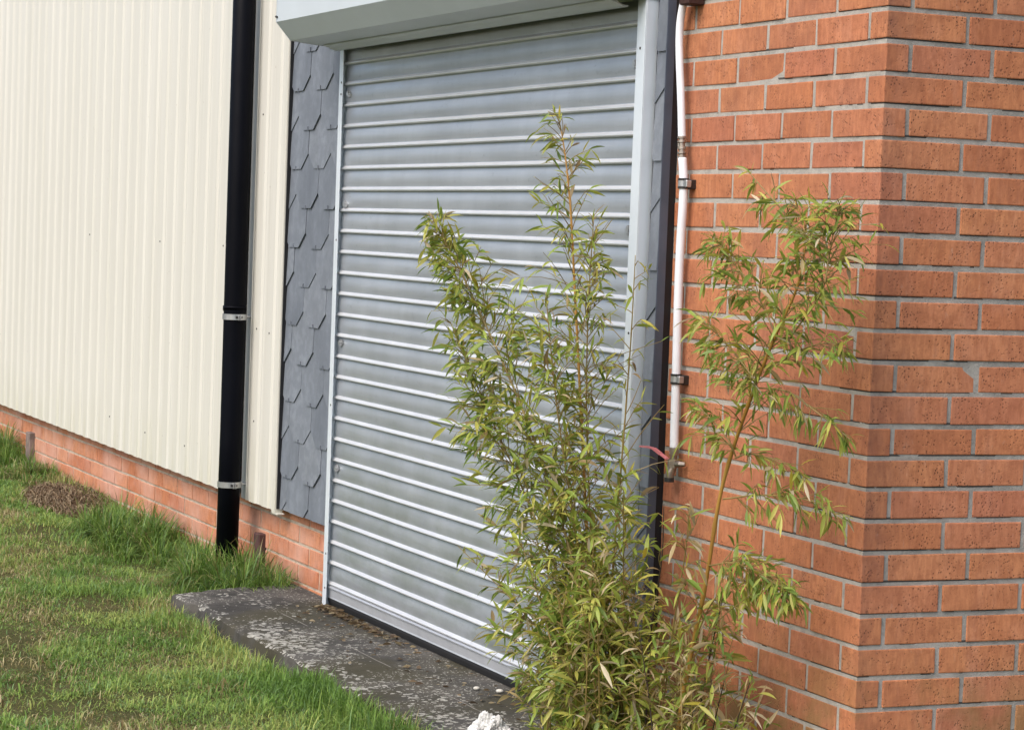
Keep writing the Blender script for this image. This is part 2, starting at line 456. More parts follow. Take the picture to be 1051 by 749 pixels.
MORT = .010
plinth = empty('plinth_wall', 'low orange brick plinth under the cream cladding', 'brick plinth')
bm = bmesh.new()
PX0 = -14.0; PX1 = W1X - .012
for j in range(21, 28):
    z1 = 2.010 - .075 * j + .011 - MORT / 2; z0 = z1 - .065
    x = PX1 - (.10 if j % 2 else 0)
    first = True
    xx = PX1
    if j % 2:
        prism(bm, [(xx - .10, 0), (xx, 0), (xx, .1), (xx - .10, .1)], z0, z1); xx -= .11
    while xx > PX0:
        d = jit(.0014)
        prism(bm, [(xx - .215 + jit(.001), d), (xx + jit(.001), d), (xx, .1), (xx - .215, .1)], z0 + jit(.001), z1 + jit(.001))
        xx -= .225
finish_bricks(bm)
obj('brickwork', bm, M_PBRICK, plinth)
bm = bmesh.new(); box(bm, PX0, PX1, .0035, .11, -.15, 2.010 - .075 * 21 + .011)
obj('mortar', bm, M_PMORTAR, plinth)

# ------------------------------------------------------------------ cream cladding
clad = empty('metal_cladding', 'cream profiled metal cladding sheet above the brick plinth', 'cladding')
CB = .338          # bottom edge
def clad_profile(x0, x1, edge_flat=.0):
    pts = []; P = .150
    k0 = math.floor(x0 / P)
    x = k0 * P
    while x < x1 + P:
        for dx, y in ((0, -.060), (.064, -.060), (.080, -.0545), (.092, -.0545), (.100, -.0560), (.108, -.0545), (.132, -.0545), (.148, -.060)):
            pts.append((x + dx, y))
        x += P
    return [p for p in pts if x0 < p[0] < x1]
bm = bmesh.new()
def sheet(bm, x0, x1, z0, z1, z0b=None):
    pr = clad_profile(x0, x1); pr = [(x0, pr[0][1])] + pr + [(x1, pr[-1][1])]
    zb = lambda x: z0 + max(0, (-4.6 - x)) * .004
    nz = 4
    rows = [[bm.verts.new((x, y, zb(x) + (z1 - zb(x)) * k / nz)) for x, y in pr] for k in range(nz + 1)]
    back = [bm.verts.new((x, y + .004, zb(x))) for x, y in pr]
    for a, b in zip(rows, rows[1:]):
        for i in range(len(pr) - 1): bm.faces.new((a[i], a[i + 1], b[i + 1], b[i]))
    for i in range(len(pr) - 1): bm.faces.new((back[i], back[i + 1], rows[0][i + 1], rows[0][i]))
sheet(bm, -14.0, -4.312, CB, 4.6)
obj('profiled_sheet', bm, M_CREAM, clad)
bm = bmesh.new()
# recessed joint behind the downpipe, then the narrow closing sheet
box(bm, -4.312, -4.243, -.0555, -.030, CB - .002, 4.6)
obj('joint_strip', bm, simple('grey joint strip', (.60, .585, .54), .5, 0, .06), clad)
bm = bmesh.new(); sheet(bm, -4.243, -3.925, CB - .004, 4.6)
box(bm, -4.2445, -4.243, -.060, -.030, CB - .004, 4.6)
obj('profiled_sheet', bm, M_CREAM, clad)
bm = bmesh.new()
box(bm, -3.925, -3.892, -.0635, -.0585, CB - .010, 2.52, .0012)          # cream corner flashing
box(bm, -3.8935, -3.889, -.060, -.030, CB - .010, 2.52)
obj('corner_flashing', bm, M_CREAM, clad)
bm = bmesh.new()
box(bm, -3.8885, -3.884, -.056, -.024, CB + .005, 2.52)
obj('dark_edge_trim', bm, M_BLACKGAP, clad)
bm = bmesh.new()
box(bm, -3.925, -3.862, -.062, -.030, CB - .016, CB - .0105, .001)
obj('flashing_foot', bm, M_CREAM, clad)
bm = bmesh.new(); box(bm, -14, -3.94, -.047, .0005, CB + .012, CB + .022)
obj('drip_flashing', bm, simple('brown drip flashing', (.10, .075, .05), .6), clad)
bm = bmesh.new(); sheet(bm, -3.885, .35, 2.54, 4.6)
obj('profiled_sheet', bm, M_CREAM, clad)
# backing so nothing shows through
bm = bmesh.new(); box(bm, -14, -.966, .115, .30, -.1, 4.6); obj('inner_wall', bm, M_PMORTAR, clad)
for (x, z) in [(-4.13, 1.03), (-4.02, 1.02), (-4.10, .66), (-5.02, .47), (-5.62, .47), (-4.12, 1.88), (-6.2, .49), (-4.55, 1.35), (-5.5, 1.35), (-6.7, 1.36)]:
    P = .150; ph = (x / P) % 1
    x = math.floor(x / P) * P + .030
    bm = bmesh.new(); bmesh.ops.create_uvsphere(bm, u_segments=8, v_segments=5, radius=.0038)
    o = obj('screw', bm, M_DKMETAL, clad, True); o.location = (x, -.061, z); o.scale = (1, .6, 1)

# ------------------------------------------------------------------ downpipe
dp = empty('downpipe', 'tall black downpipe with two clamps against the cream wall', 'downpipe')
PXc, PYc, PR = -4.256, -.125, .0445
bm = bmesh.new(); tube(bm, [(PXc - .012, PYc, -.02), (PXc, PYc, .6), (PXc, PYc, 1.09), (PXc, PYc, 4.7)], PR, 32)
obj('pipe', bm, M_PIPE, dp, True)
bm = bmesh.new(); tube(bm, [(PXc - .001, PYc, 1.115), (PXc - .001, PYc, 1.10), (PXc, PYc, 1.098)], [PR + .0035, PR + .0035, PR], 32)
obj('pipe_socket', bm, M_PIPE, dp, True)
for z in (1.072, .398):
    bm = bmesh.new()
    n = 40; ri, ro, h = PR + .001, PR + .0045, .0115
    rings = [[bm.verts.new((PXc + r * math.cos(2 * math.pi * k / n), PYc + r * math.sin(2 * math.pi * k / n), z + dz)) for k in range(n)] for r, dz in ((ro, -h), (ro, h), (ri, h), (ri, -h))]
    for a, b in zip(rings, rings[1:] + rings[:1]):
        for k in range(n): bm.faces.new((a[k], a[(k + 1) % n], b[(k + 1) % n], b[k]))
    cl = obj('pipe_clamp', bm, M_ZINC, dp)
    for sgn in (-1, 1):
        for oy in (-.006, .002):
            bm = bmesh.new()
            box(bm, *sorted((PXc + sgn * (PR + .002), PXc + sgn * (PR + .024))), PYc + oy, PYc + oy + .004, z - h, z + h, .0008)
            obj('clamp_ear', bm, M_ZINC, cl)
        bm = bmesh.new(); tube(bm, [(PXc + sgn * (PR + .014), PYc - .014, z), (PXc + sgn * (PR + .014), PYc + .012, z)], .005, 6)
        obj('bolt', bm, M_DKMETAL, cl)
    bm = bmesh.new(); tube(bm, [(PXc, PYc + PR, z), (PXc, -.038, z)], .006, 8); obj('stand_off', bm, M_ZINC, cl)

# ------------------------------------------------------------------ slates
def slates(name, label, x0, x1, z0, z1, clipR=None):
    th = empty(name, label, 'slate cladding')
    bm = bmesh.new()
    W, G = .238, .1485
    zr = [1.957 - G * i for i in range(-4, 13)]       # bottoms; row 0 = 1.957
    for i, zb in enumerate(zr):
        k = i - 4
        off = 0 if k % 2 == 0 else W / 2
        n0 = math.floor((x0 + 3.812 - off) / W) - 1; n1 = math.ceil((x1 + 3.812 - off) / W) + 1
        for n in range(n0, n1 + 1):
            xc = -3.812 + off + n * W
            hw, fl, dh, top = W / 2 - .0018, .050, .057, G + .07
            out = [(-fl, 0), (fl, 0), (hw, dh), (hw, top), (-hw, top), (-hw, dh)]
            tz = jit(.0022); ty = jit(.0012)
            t = bmesh.new()
            Fv, Bv = [], []
            for px, pz in out:
                yb = -.0385 - .0075 * (1 - pz / top) + ty      # lower edge proud of the row beneath
                Fv.append(t.verts.new((xc + px, yb, zb + pz + tz))); Bv.append(t.verts.new((xc + px, yb + .0042, zb + pz + tz)))
            t.faces.new(Fv); t.faces.new(Bv[::-1])
            for a in range(6):
                b = (a + 1) % 6; t.faces.new((Fv[b], Fv[a], Bv[a], Bv[b]))
            for co, no in (((x0, 0, 0), (-1, 0, 0)), ((x1, 0, 0), (1, 0, 0)), ((0, 0, z0), (0, 0, -1)), ((0, 0, z1), (0, 0, 1))):
                r = bmesh.ops.bisect_plane(t, geom=list(t.verts) + list(t.edges) + list(t.faces), plane_co=co, plane_no=no, clear_outer=True)
                if not t.faces: break
                ed = [e for e in r['geom_cut'] if isinstance(e, bmesh.types.BMEdge)]
                if ed:
                    try: bmesh.ops.edgeloop_fill(t, edges=ed)
                    except Exception: pass
            join(bm, t)
            # wire hook holding the toe
            hx = xc
            if x0 < hx < x1 and z0 < zb < z1:
                box(bm, hx - .0012, hx + .0012, -.0505, -.0455, zb - .003, zb + .013)
    obj('slate_tiles', bm, M_SLATE, th)
    bm = bmesh.new(); box(bm, x0 - (.011 if x0 > -2 else 0), x1, -.0335, -.0005, z0 + .004, z1); obj('backing_board', bm, M_BLACKGAP, th)
    return th
sl = slates('slate_cladding', 'wider strip of grey blue hexagonal slates left of the shutter', -3.884, -3.290, .343, 2.53)
sr = slates('slate_cladding', 'narrow strip of grey slates squeezed between shutter and brick wall', -1.016, -.9645, .343, 2.53)
bm = bmesh.new()
box(bm, -.9642, -.9612, -.0445, -.0185, .343, 2.53, .0006)
obj('dark_return_trim', bm, M_NAVY, sr)
bm = bmesh.new(); box(bm, -.9642, -.9616, -.0183, .012, .343, 2.53); obj('gap_strip', bm, M_BLACKGAP, sr)  # plain black strip filling the gap between trim and bricks
bm = bmesh.new(); box(bm, -3.29, -1.028, -.036, -.0005, 1.95, 2.53); obj('backing_board', bm, M_NAVY, sl)

# ------------------------------------------------------------------ roller shutter
sh = empty('roller_shutter', 'closed grey metal roller shutter with pale guides and hood', 'roller shutter')
pitch = .0757
def slat_profile(zt):
    out = []
    for s, y in ((0, -1.5), (.8, 1.6), (4, 1.0), (11, -.9), (24, -3.6), (36, -4.2), (48, -3.7), (58, -2.2), (60.0, -2.2), (61.4, -3.6), (63.6, -7.0), (66.0, -9.8), (68.6, -11.2), (71.2, -11.3), (73.2, -9.6), (74.4, -6.0), (75.0, -2.0)):
        out.append((-.0495 + y / 1000, zt - s / 1000 * (pitch / .0757)))
    return out
prof = []
for k in range(-1, 26):
    zc = 2.005 + .0322 - pitch * k
    prof += slat_profile(zc + .0695)
prof += [(-.0515, prof[-1][1] - .001)]
zend = prof[-1][1]
bm = bmesh.new(); extrude_x(bm, prof, -3.306, -1.050, 24)
for v in bm.verts:
    v.co.y += noise.noise((v.co.x * 1.7, v.co.z * 2.0, 3.3)) * .0018
    v.co.z += noise.noise((v.co.x * .9, round((v.co.z - 2.0372 - .0695) / pitch - .01) * 3.7, 1.0)) * .0012
cur = obj('curtain', bm, M_SHUT, sh, True)
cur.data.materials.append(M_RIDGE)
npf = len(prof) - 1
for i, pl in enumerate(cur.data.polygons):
    if 8 <= i % npf % 17 <= 14: pl.material_index = 1  # ridge faces get the painted highlight
bm = bmesh.new()
extrude_x(bm, [(-.0525, zend + .001), (-.058, zend - .003), (-.0610, zend - .006), (-.0605, zend - .010), (-.0565, zend - .013), (-.0555, .0975), (-.057, .0925), (-.048, .091), (-.044, zend)], -3.304, -1.052, 8, True, True)
rail = obj('bottom_rail', bm, M_RAIL, sh)
bm = bmesh.new(); extrude_x(bm, [(-.056, .092), (-.056, .082), (-.050, .064), (-.040, .064), (-.040, .092)], -3.304, -1.052, 1, True, True)
obj('rubber_seal', bm, M_RUBBER, rail)
def guide(xo, xi):
    """outer and inner x of one guide channel"""
    s = 1 if xi > xo else -1
    lo, hi = min(xo, xi), max(xo, xi)
    bm = bmesh.new()
    box(bm, lo, hi, -.0755, -.0725, SL_Z, 2.10, .0012, 2)
    box(bm, *(sorted((xo, xo + s * .003))), -.0723, -.034, SL_Z, 2.10, .0008)
    box(bm, *(sorted((xo, xo + s * .030))), -.0365, -.034, SL_Z + .001, 2.10)
    gd = obj('guide', bm, M_GUIDE, sh)
    return gd
gl = guide(-3.312, -3.277); gr = guide(-1.0285, -1.0745)
for gd, x, zs in ((gl, -3.288, (1.967, 1.925, 1.40, .80, .256, .130)), (gr, -1.052, (1.965, 1.188, .55))):
    for z in zs:
        bm = bmesh.new(); tube(bm, [(x, -.0768, z), (x, -.0757, z)], .0038, 10); obj('rivet', bm, M_DKMETAL, gd)
for (x, z) in ((-3.252, 1.925), (-3.252, 1.530), (-3.252, 1.028), (-3.252, .571), (-1.104, 1.926), (-1.104, 1.47)):
    bm = bmesh.new()
    tube(bm, [(x, -.067, z), (x, -.0545, z)], [.0085, .0105], 12)
    box(bm, x - .022, x + .004, -.058, -.0545, z - .012, z + .012, .001)
    for q in range(3):
        a = q * 2.1; tube(bm, [(x + .011 * math.cos(a), -.062, z + .011 * math.sin(a)), (x + .011 * math.cos(a), -.054, z + .011 * math.sin(a))], .004, 8)
    obj('end_lock', bm, M_ZINC, sh)
# hood
bm = bmesh.new()
hp = [(-.038, 2.46), (-.300, 2.46), (-.315, 2.445), (-.315, 2.170), (-.260, 2.108), (-.2585, 2.1075), (-.147, 2.098), (-.140, 2.098)]
extrude_x(bm, hp, -3.33, -1.03, 2)
inner = [(y + (.0015 if y < -.27 else 0), z + (.0015 if z < 2.3 else -.0015)) for y, z in hp]
extrude_x(bm, inner[::-1], -3.3285, -1.0315, 2)
hood = obj('hood', bm, M_HOOD, sh)
for x in (-3.33, -1.03):
    bm = bmesh.new()
    o = .004
    pl = [(-.036, 2.462), (-.301, 2.462), (-.3155, 2.446), (-.3158, 2.1695), (-.2600, 2.1065), (-.147, 2.0965), (-.036, 2.0965)]
    x0, x1 = (x - .004, x - .0005) if x < -2 else (x + .0005, x + .004)
    extrude_x(bm, pl, x0, x1, 1, True, True)
    obj('end_plate', bm, M_HOOD, hood)
bm = bmesh.new()
lp = [(-.150, 2.0965), (-.147, 2.0935), (-.128, 2.0880), (-.110, 2.0800), (-.095, 2.0785), (-.093, 2.0830), (-.108, 2.0840), (-.126, 2.0915), (-.145, 2.0968)]
extrude_x(bm, lp, -3.288, -1.098, 2, True, True)
obj('soffit_lip', bm, M_HOOD, hood)
bm = bmesh.new(); tube(bm, [(-3.331, -.3165, 2.188), (-3.329, -.3185, 2.188)], .004, 8); tube(bm, [(-3.32, -.319, 2.186), (-3.32, -.313, 2.186)], .004, 8)
obj('rivet', bm, M_DKMETAL, hood)

# ------------------------------------------------------------------ white pipe with tap
wp = empty('water_pipe', 'white plastic water pipe ending in a tap, on the brick wall', 'water pipe')
path = [(-.890, -.028, 2.30), (-.902, -.028, 2.13), (-.907, -.028, 2.089), (-.921, -.028, 2.038), (-.923, -.028, 1.987), (-.916, -.028, 1.921), (-.901, -.028, 1.829), (-.890, -.028, 1.745), (-.887, -.028, 1.722)]
bm = bmesh.new(); tube(bm, spline(path, 40), .0105, 16); obj('upper_tube', bm, M_WHITEP, wp, True)
bm = bmesh.new(); tube(bm, spline([(-.881, -.028, 1.672), (-.870, -.027, 1.603), (-.869, -.027, 1.53), (-.873, -.027, 1.439), (-.873, -.027, 1.308), (-.866, -.027, 1.073), (-.863, -.027, .942), (-.861, -.027, .887)], 40), .0118, 16)
obj('lower_tube', bm, M_WHITEP, wp, True)
bm = bmesh.new()
cpl = [(1.724, .0125), (1.719, .0125), (1.718, .009), (1.714, .009), (1.713, .0125), (1.708, .0125), (1.707, .0085), (1.698, .0085), (1.697, .011), (1.690, .011), (1.689, .0085), (1.684, .0085), (1.683, .0125), (1.678, .0125), (1.677, .009), (1.674, .009), (1.673, .0125), (1.668, .0125)]
tube(bm, [(-.887 + (1.722 - z) * .12, -.028, z) for z, r in cpl], [r for z, r in cpl], 16)
obj('coupling', bm, M_BRASS, wp)
for x, z in ((-.870, 1.598), (-.866, 1.075)):
    bm = bmesh.new()
    for dz in (-.013, .009):
        tube(bm, [(x, -.027, z + dz), (x, -.027, z + dz + .006)], .0152, 18)
    cl = obj('pipe_clip', bm, M_DKMETAL, wp)
    bm = bmesh.new(); tube(bm, [(x, -.027, z - .0068), (x, -.027, z + .0088)], .0145, 18)
    box(bm, x + .010, x + .028, -.034, -.018, z - .009, z + .010, .002)
    obj('clip_band', bm, M_ZINC, cl)
    bm = bmesh.new(); box(bm, x - .004, x + .022, -.017, .002, z - .014, z + .012, .002); obj('clip_base', bm, M_DKMETAL, cl)
bm = bmesh.new(); box(bm, -.895, -.845, -.050, .001, 2.072, 2.098, .003); obj('pipe_clip', bm, simple('rusty clip', (.05, .022, .018), .8, .2, .3, 60), wp)
bm = bmesh.new()
tube(bm, [(-.878, -.027, .892), (-.878, -.027, .872), (-.878, -.0275, .870), (-.878, -.0275, .858)], [.0135, .0135, .010, .010], 12)
tube(bm, [(-.878, -.028, .860), (-.878, -.028, .838)], [.0155, .0155], 6)
tube(bm, [(-.878, -.028, .848), (-.852, -.022, .850), (-.842, -.012, .850)], [.010, .008, .006], 10)
tube(bm, [(-.878, -.029, .840), (-.881, -.034, .826), (-.882, -.036, .806)], [.0115, .0120, .0122], 14)
tap = obj('tap', bm, M_BRASS, wp, False); tap.location.x = .017
bm = bmesh.new(); tube(bm, [(-.882, -.036, .811), (-.882, -.036, .799)], [.0135, .0135], 14); obj('spout_ring', bm, M_DKMETAL, tap)
bm = bmesh.new()
lv = [(-.880, -.046, .862), (-.905, -.052, .872), (-.924, -.062, .884), (-.950, -.064, .886), (-.992, -.066, .884)]
for a, b in zip(lv, lv[1:]):
    a = Vector(a); b = Vector(b); d = b - a
    w = Vector((0, 0, .0022)) if abs(d.x) > .02 else Vector((0, 0, .0032)); w2 = Vector((0, .010, 0))
    vs = [bm.verts.new(a + sx * w + sy * w2 / 2) for sx, sy in ((-1, -1), (1, -1), (1, 1), (-1, 1))] + [bm.verts.new(b + sx * w + sy * w2 / 2) for sx, sy in ((-1, -1), (1, -1), (1, 1), (-1, 1))]
    for f in ((0, 1, 2, 3), (7, 6, 5, 4), (0, 4, 5, 1), (1, 5, 6, 2), (2, 6, 7, 3), (3, 7, 4, 0)): bm.faces.new([vs[i] for i in f])
obj('lever', bm, M_PINK, tap)

# ------------------------------------------------------------------ stubs on the plinth, material not known
def stub(name, label, x, w, z1, m):
    bm = bmesh.new(); box(bm, x - w / 2, x + w / 2, -.030, .012, -.05, z1, .004)
    for v in bm.verts:
        v.co += noise.noise_vector(v.co * 40) * .003
    return tag(obj(name, bm, m), label, 'wooden stub')
stub('plinth_stub', 'short dark brown stub on the plinth right of the downpipe', -4.185, .062, .206, M_STUMP)
stub('plinth_stub', 'short grey brown stub on the plinth at the far left', -8.02, .085, .245, M_CABLE)

# ------------------------------------------------------------------ grass
def lawn_colour(x, y, r):
    a = noise.noise((x * 1.1, y * 1.6, 0)) + .5 * noise.noise((x * 3.1, y * 3.1, 4)) + (r - .5) * .9
    return a
def blades(px, py, pz, L, Wd, az, lean, cols, curve=.5):
    """arrays -> verts, quads : each blade 3 segments, folded to a point"""
    n = len(px)
    dx, dy = np.cos(az), np.sin(az); sx, sy = -dy, dx
    V = np.zeros((n, 7, 3)); ts = [0, .4, .75, 1.0]
    k = 0
    for i, t in enumerate(ts):
        ll = lean * t * (1 + curve * t)
        hx = px + dx * L * np.sin(ll) * t; hy = py + dy * L * np.sin(ll) * t; hz = pz + L * np.cos(np.minimum(ll, 1.9)) * t
        w = Wd * [.8, 1.0, .7, 0][i] / 2
        if i < 3:
            V[:, k, 0] = hx + sx * w; V[:, k, 1] = hy + sy * w; V[:, k, 2] = hz
            V[:, k + 1, 0] = hx - sx * w; V[:, k + 1, 1] = hy - sy * w; V[:, k + 1, 2] = hz; k += 2
        else:
            V[:, 6, 0] = hx; V[:, 6, 1] = hy; V[:, 6, 2] = hz
    F = np.array([[0, 1, 3], [0, 3, 2], [2, 3, 5], [2, 5, 4], [4, 5, 6]])
    faces = (np.arange(n)[:, None, None] * 7 + F[None]).reshape(-1, 3)
    cc = np.repeat(cols[:, None, :], 7, 1); cc[:, 0:2] *= np.array([1.12, 1.0, .85])
    return V.reshape(-1, 3), faces, cc.reshape(-1, 3)

GREEN = np.array([(.115, .215, .036), (.175, .285, .055), (.25, .345, .08), (.34, .385, .11), (.165, .27, .10)])
STRAW = np.array([(.38, .33, .15), (.32, .29, .10), (.48, .41, .23), (.22, .155, .07)])
def grass_cols(x, y, bias=None):
    n = len(x); out = np.zeros((n, 3))
    for i in range(n):
        xi, yi = float(x[i]), float(y[i])
        a = noise.noise((xi * 1.2, yi * 2.0, 0)) * .8 + .6 * noise.noise((xi * 3.6, yi * 4.2, 4))
        r = R.random()
        dry = .20 + 1.05 * a + (bias if bias is not None else 0)
        if r < dry: c = STRAW[R.randrange(4)] * R.uniform(.7, 1.15)
        else:
            b = noise.noise((xi * 2.1, yi * 2.6, 9)) * 3.2 + R.uniform(-1.2, 1.2) + 1.7
            c = GREEN[int(max(0, min(3.99, b)))] * R.uniform(.8, 1.25)
            if R.random() < .15: c = GREEN[4] * R.uniform(.9, 1.3)
        out[i] = c
    return out
def bare(x, y):
    return noise.noise((x * 1.7 + 9, y * 2.6, 6)) + .4 * noise.noise((x * 6, y * 7, 3))
def lawn(n, x0, x1, y0, y1, l0, l1, w0, w1):
    xs, ys, zs = [], [], []
    while len(xs) < n:
        x = R.uniform(x0, x1); y = R.uniform(y0, y1)
        if -3.70 < x < -.97 and y > -.55 - (.018 if x < -2.2 else 0): continue
        if x < .02 and y > (-.02 if x > -.95 else -.004): continue
        if y > 0 and x < .03 + .0725 * y: continue
        if bare(x, y) > .30 and R.random() < .8: continue
        xs.append(x); ys.append(y); zs.append(gh(x, y) - .004)
    xs, ys, zs = np.array(xs), np.array(ys), np.array(zs)
    L = NP.uniform(l0, l1, n) * np.array([max(.45, 1 + 1.0 * noise.noise((float(a) * 2.3, float(b) * 2.3, 8)) + .9 * noise.noise((float(a) * 8, float(b) * 8, 1))) for a, b in zip(xs, ys)])
    return blades(xs, ys, zs, L, NP.uniform(w0, w1, n), NP.uniform(0, 6.283, n), NP.uniform(.2, 1.45, n), grass_cols(xs, ys))
parts = [lawn(110000, -5.6, -1.2, -2.0, 0, .012, .042, .0018, .0036),
         lawn(80000, -9.6, -5.4, -1.6, 0, .014, .046, .0024, .0044),
         lawn(50000, -12, -1.0, -4.2, -1.4, .030, .07, .0035, .006),
         lawn(9000, -14, -9.5, -1.6, 0, .035, .08, .004, .007),
         lawn(38000, -1.6, 3.6, -3.6, -.01, .03, .07, .003, .0055), lawn(16000, .03, 3.6, -.01, 3.0, .03, .07, .004, .006)]
# taller fringe along the slab edge and the plinth
n = 5200
fx = NP.uniform(-3.75, -1.1, n); fx = np.where((fx < -2.2) & (NP.random(n) < .38), NP.uniform(-2.2, -1.1, n), fx); fy = -.545 - np.abs(NP.normal(0, .05, n)) - np.where(fx < -2.2, .022, 0)
fz = np.array([gh(float(a), float(b)) for a, b in zip(fx, fy)])
parts.append(blades(fx, fy, fz, NP.uniform(.03, .07, n) * np.where(fx > -2.2, 1.6, .95) * np.array([1 + .7 * noise.noise((float(a) * 4, 0, 3)) for a in fx]), NP.uniform(.0022, .0038, n), NP.uniform(0, 6.283, n), NP.uniform(.1, .9, n), grass_cols(fx, fy, -.08)))
n = 6000
fx = np.concatenate([NP.uniform(-11, -3.85, n)]); fy = -.02 - np.abs(NP.normal(0, .05, n))
fz = np.array([gh(float(a), float(b)) for a, b in zip(fx, fy)])
parts.append(blades(fx, fy, fz, NP.uniform(.04, .10, n), NP.uniform(.003, .005, n), NP.uniform(0, 6.283, n), NP.uniform(.1, .9, n), grass_cols(fx, fy, -.1)))
def merge(ps):
    vs, fs, cs, o = [], [], [], 0
    for v, f, c in ps: vs.append(v); fs.append(f + o); cs.append(c); o += len(v)
    return np.concatenate(vs), np.concatenate(fs), np.concatenate(cs)
v, f, c = merge(parts)
tag(np_mesh('grass', v, f, M_GRASS, c), 'short patchy green and straw coloured lawn grass', 'grass', None, 'stuff')

def tuft(label, cx, cy, rx, ry, n, l0, l1, dry=-.2, wd=(.003, .0055)):
    nc = max(5, int(n / 75)); ca_ = NP.uniform(0, 6.283, nc); cr = np.sqrt(NP.uniform(0, 1, nc))
    ccx = cx + rx * cr * np.cos(ca_); ccy = cy + ry * cr * np.sin(ca_); ch = NP.uniform(.45, 1.15, nc) * (1.1 - .4 * cr)
    w_ = NP.integers(0, nc, n); ox = NP.normal(0, .022, n); oy = NP.normal(0, .022, n)
    x = ccx[w_] + ox; y = np.minimum(ccy[w_] + oy, -.012); r = cr[w_]
    z = np.array([gh(float(p), float(q)) for p, q in zip(x, y)]) - .005
    az = np.where(NP.random(n) < .75, np.arctan2(oy, ox) + NP.normal(0, .5, n), NP.uniform(0, 6.283, n))
    cols = np.zeros((n, 3))
    for i in range(n):
        cols[i] = STRAW[R.randrange(4)] * R.uniform(.7, 1.1) if R.random() < .12 + dry else GREEN[R.choice((0, 0, 1, 1, 2, 4))] * R.uniform(.65, 1.1)
    v, f, c = blades(x, y, z, NP.uniform(l0, l1, n) * ch[w_], NP.uniform(*wd, n), az, .10 + NP.uniform(0, 1.0, n), cols, .6)
    return tag(np_mesh('grass_tuft', v, f, M_GRASS, c), label, 'grass tuft', 'long grass tufts along the plinth')
tuft('broad tuft of long green grass left of the downpipe', -5.32, -.20, .62, .18, 3200, .10, .25, -.05)
tuft('bright green tuft of long grass around the downpipe foot', -4.16, -.17, .46, .17, 4200, .09, .24, -.03)
tuft('grass tuft at the far left in front of the grey brown stub', -8.30, -.10, .45, .12, 1500, .13, .30, -.05, (.004, .006))
tuft('small grass tuft at the slab corner beside the plinth', -3.90, -.10, .13, .08, 420, .07, .16, -.02)
tuft('loose yellowish grass tuft between the straw heap and the far left stub', -7.35, -.16, .45, .14, 1300, .07, .17, .22)

# heap of dead grass: a low mound with thatch lying over it
bm = bmesh.new()
hc = (-6.52, -.15); hrx, hry, hh = .58, .19, .030
nu, nv = 40, 10
ctr = bm.verts.new((hc[0], hc[1], gh(*hc) + hh))
rings = []
for j in range(1, nv + 1):
    r = j / nv; row = []
    for i in range(nu):
        a = 2 * math.pi * i / nu
        x = hc[0] + hrx * r * math.cos(a); y = min(hc[1] + hry * r * math.sin(a), -.01)
        row.append(bm.verts.new((x, y, gh(x, y) - .01 + (hh + .01) * (1 - r * r) * (1 + .5 * noise.noise((x * 9, y * 14, 2))))))
    rings.append(row)
for i in range(nu): bm.faces.new((ctr, rings[0][i], rings[0][(i + 1) % nu]))
for a, b in zip(rings, rings[1:]):
    for i in range(nu): bm.faces.new((a[i], b[i], b[(i + 1) % nu], a[(i + 1) % nu]))
heap = tag(obj('dead_grass_heap', bm, simple('brown rotting thatch', (.085, .055, .032), 1, 0, .4, 40, .6), smooth=True), 'low brown heap of dead grass against the plinth', 'grass heap')
n = 2600
a = NP.uniform(0, 6.283, n); r = np.sqrt(NP.uniform(0, 1, n))
x = hc[0] + hrx * 1.03 * r * np.cos(a); y = np.minimum(hc[1] + hry * 1.05 * r * np.sin(a), -.012)
z = np.array([gh(float(p), float(q)) for p, q in zip(x, y)]) + hh * (1 - r * r) + NP.uniform(-.004, .012, n)
BR = np.array([(.17, .11, .065), (.11, .07, .04), (.26, .19, .12), (.36, .28, .18)])
cols = np.array([BR[R.choice((0, 1, 1, 2, 2, 3, 3))] * R.uniform(.7, 1.15) for _ in range(n)])
v, f, c = blades(x, y, z, NP.uniform(.03, .10, n), NP.uniform(.003, .007, n), NP.normal(0, .6, n) + math.pi * (NP.random(n) < .5), NP.uniform(1.1, 1.65, n), cols, .15)
np_mesh('straw', v, f, M_GRASS, c, heap)

# ------------------------------------------------------------------ bamboo
class Leaves:
    def __init__(s): s.v, s.c, s.n = [], [], 0
    def add(s, p, d, L, W, droop, col):
        """lance-shaped leaf: 4 stations x 3 points, keeled and drooping"""
        d = d.normalized(); tip = Vector(p) + d * L
        lim = -.012 if tip.x > -.97 else -.08
        if tip.x < .0 and max(tip.y, p[1]) > lim and p[2] > .1: return
        up = Vector((0, 0, 1)); side = d.cross(up)
        if side.length < .05: side = Vector((1, 0, 0))
        side.normalize(); side = (Matrix.Rotation(R.uniform(-1.1, 1.1), 3, d) @ side)
        q = Vector(p); dd = d.copy(); seg = L / 4
        for i, w in enumerate((.12, .85, 1.0, .62, 0)):
            nrm = side.cross(dd)
            s.v.append(q - side * W * w / 2 + nrm * W * w * .16); s.v.append(q); s.v.append(q + side * W * w / 2 + nrm * W * w * .16)
            q = q + dd * seg
            dd = (dd + Vector((0, 0, -droop))).normalized()
        s.c += [col] * 15; s.n += 1
    def build(s, name, parent):
        V = np.array([tuple(a) for a in s.v]); C = np.array([tuple(a) for a in s.c])
        F = []
        for i in range(4):
            for k in range(2):
                F.append((i * 3 + k, i * 3 + k + 1, i * 3 + 3 + k + 1, i * 3 + 3 + k))
        F = np.array(F); faces = (np.arange(s.n)[:, None, None] * 15 + F[None]).reshape(-1, 4)
        return np_mesh(name, V, faces, M_LEAF, C, parent, True)

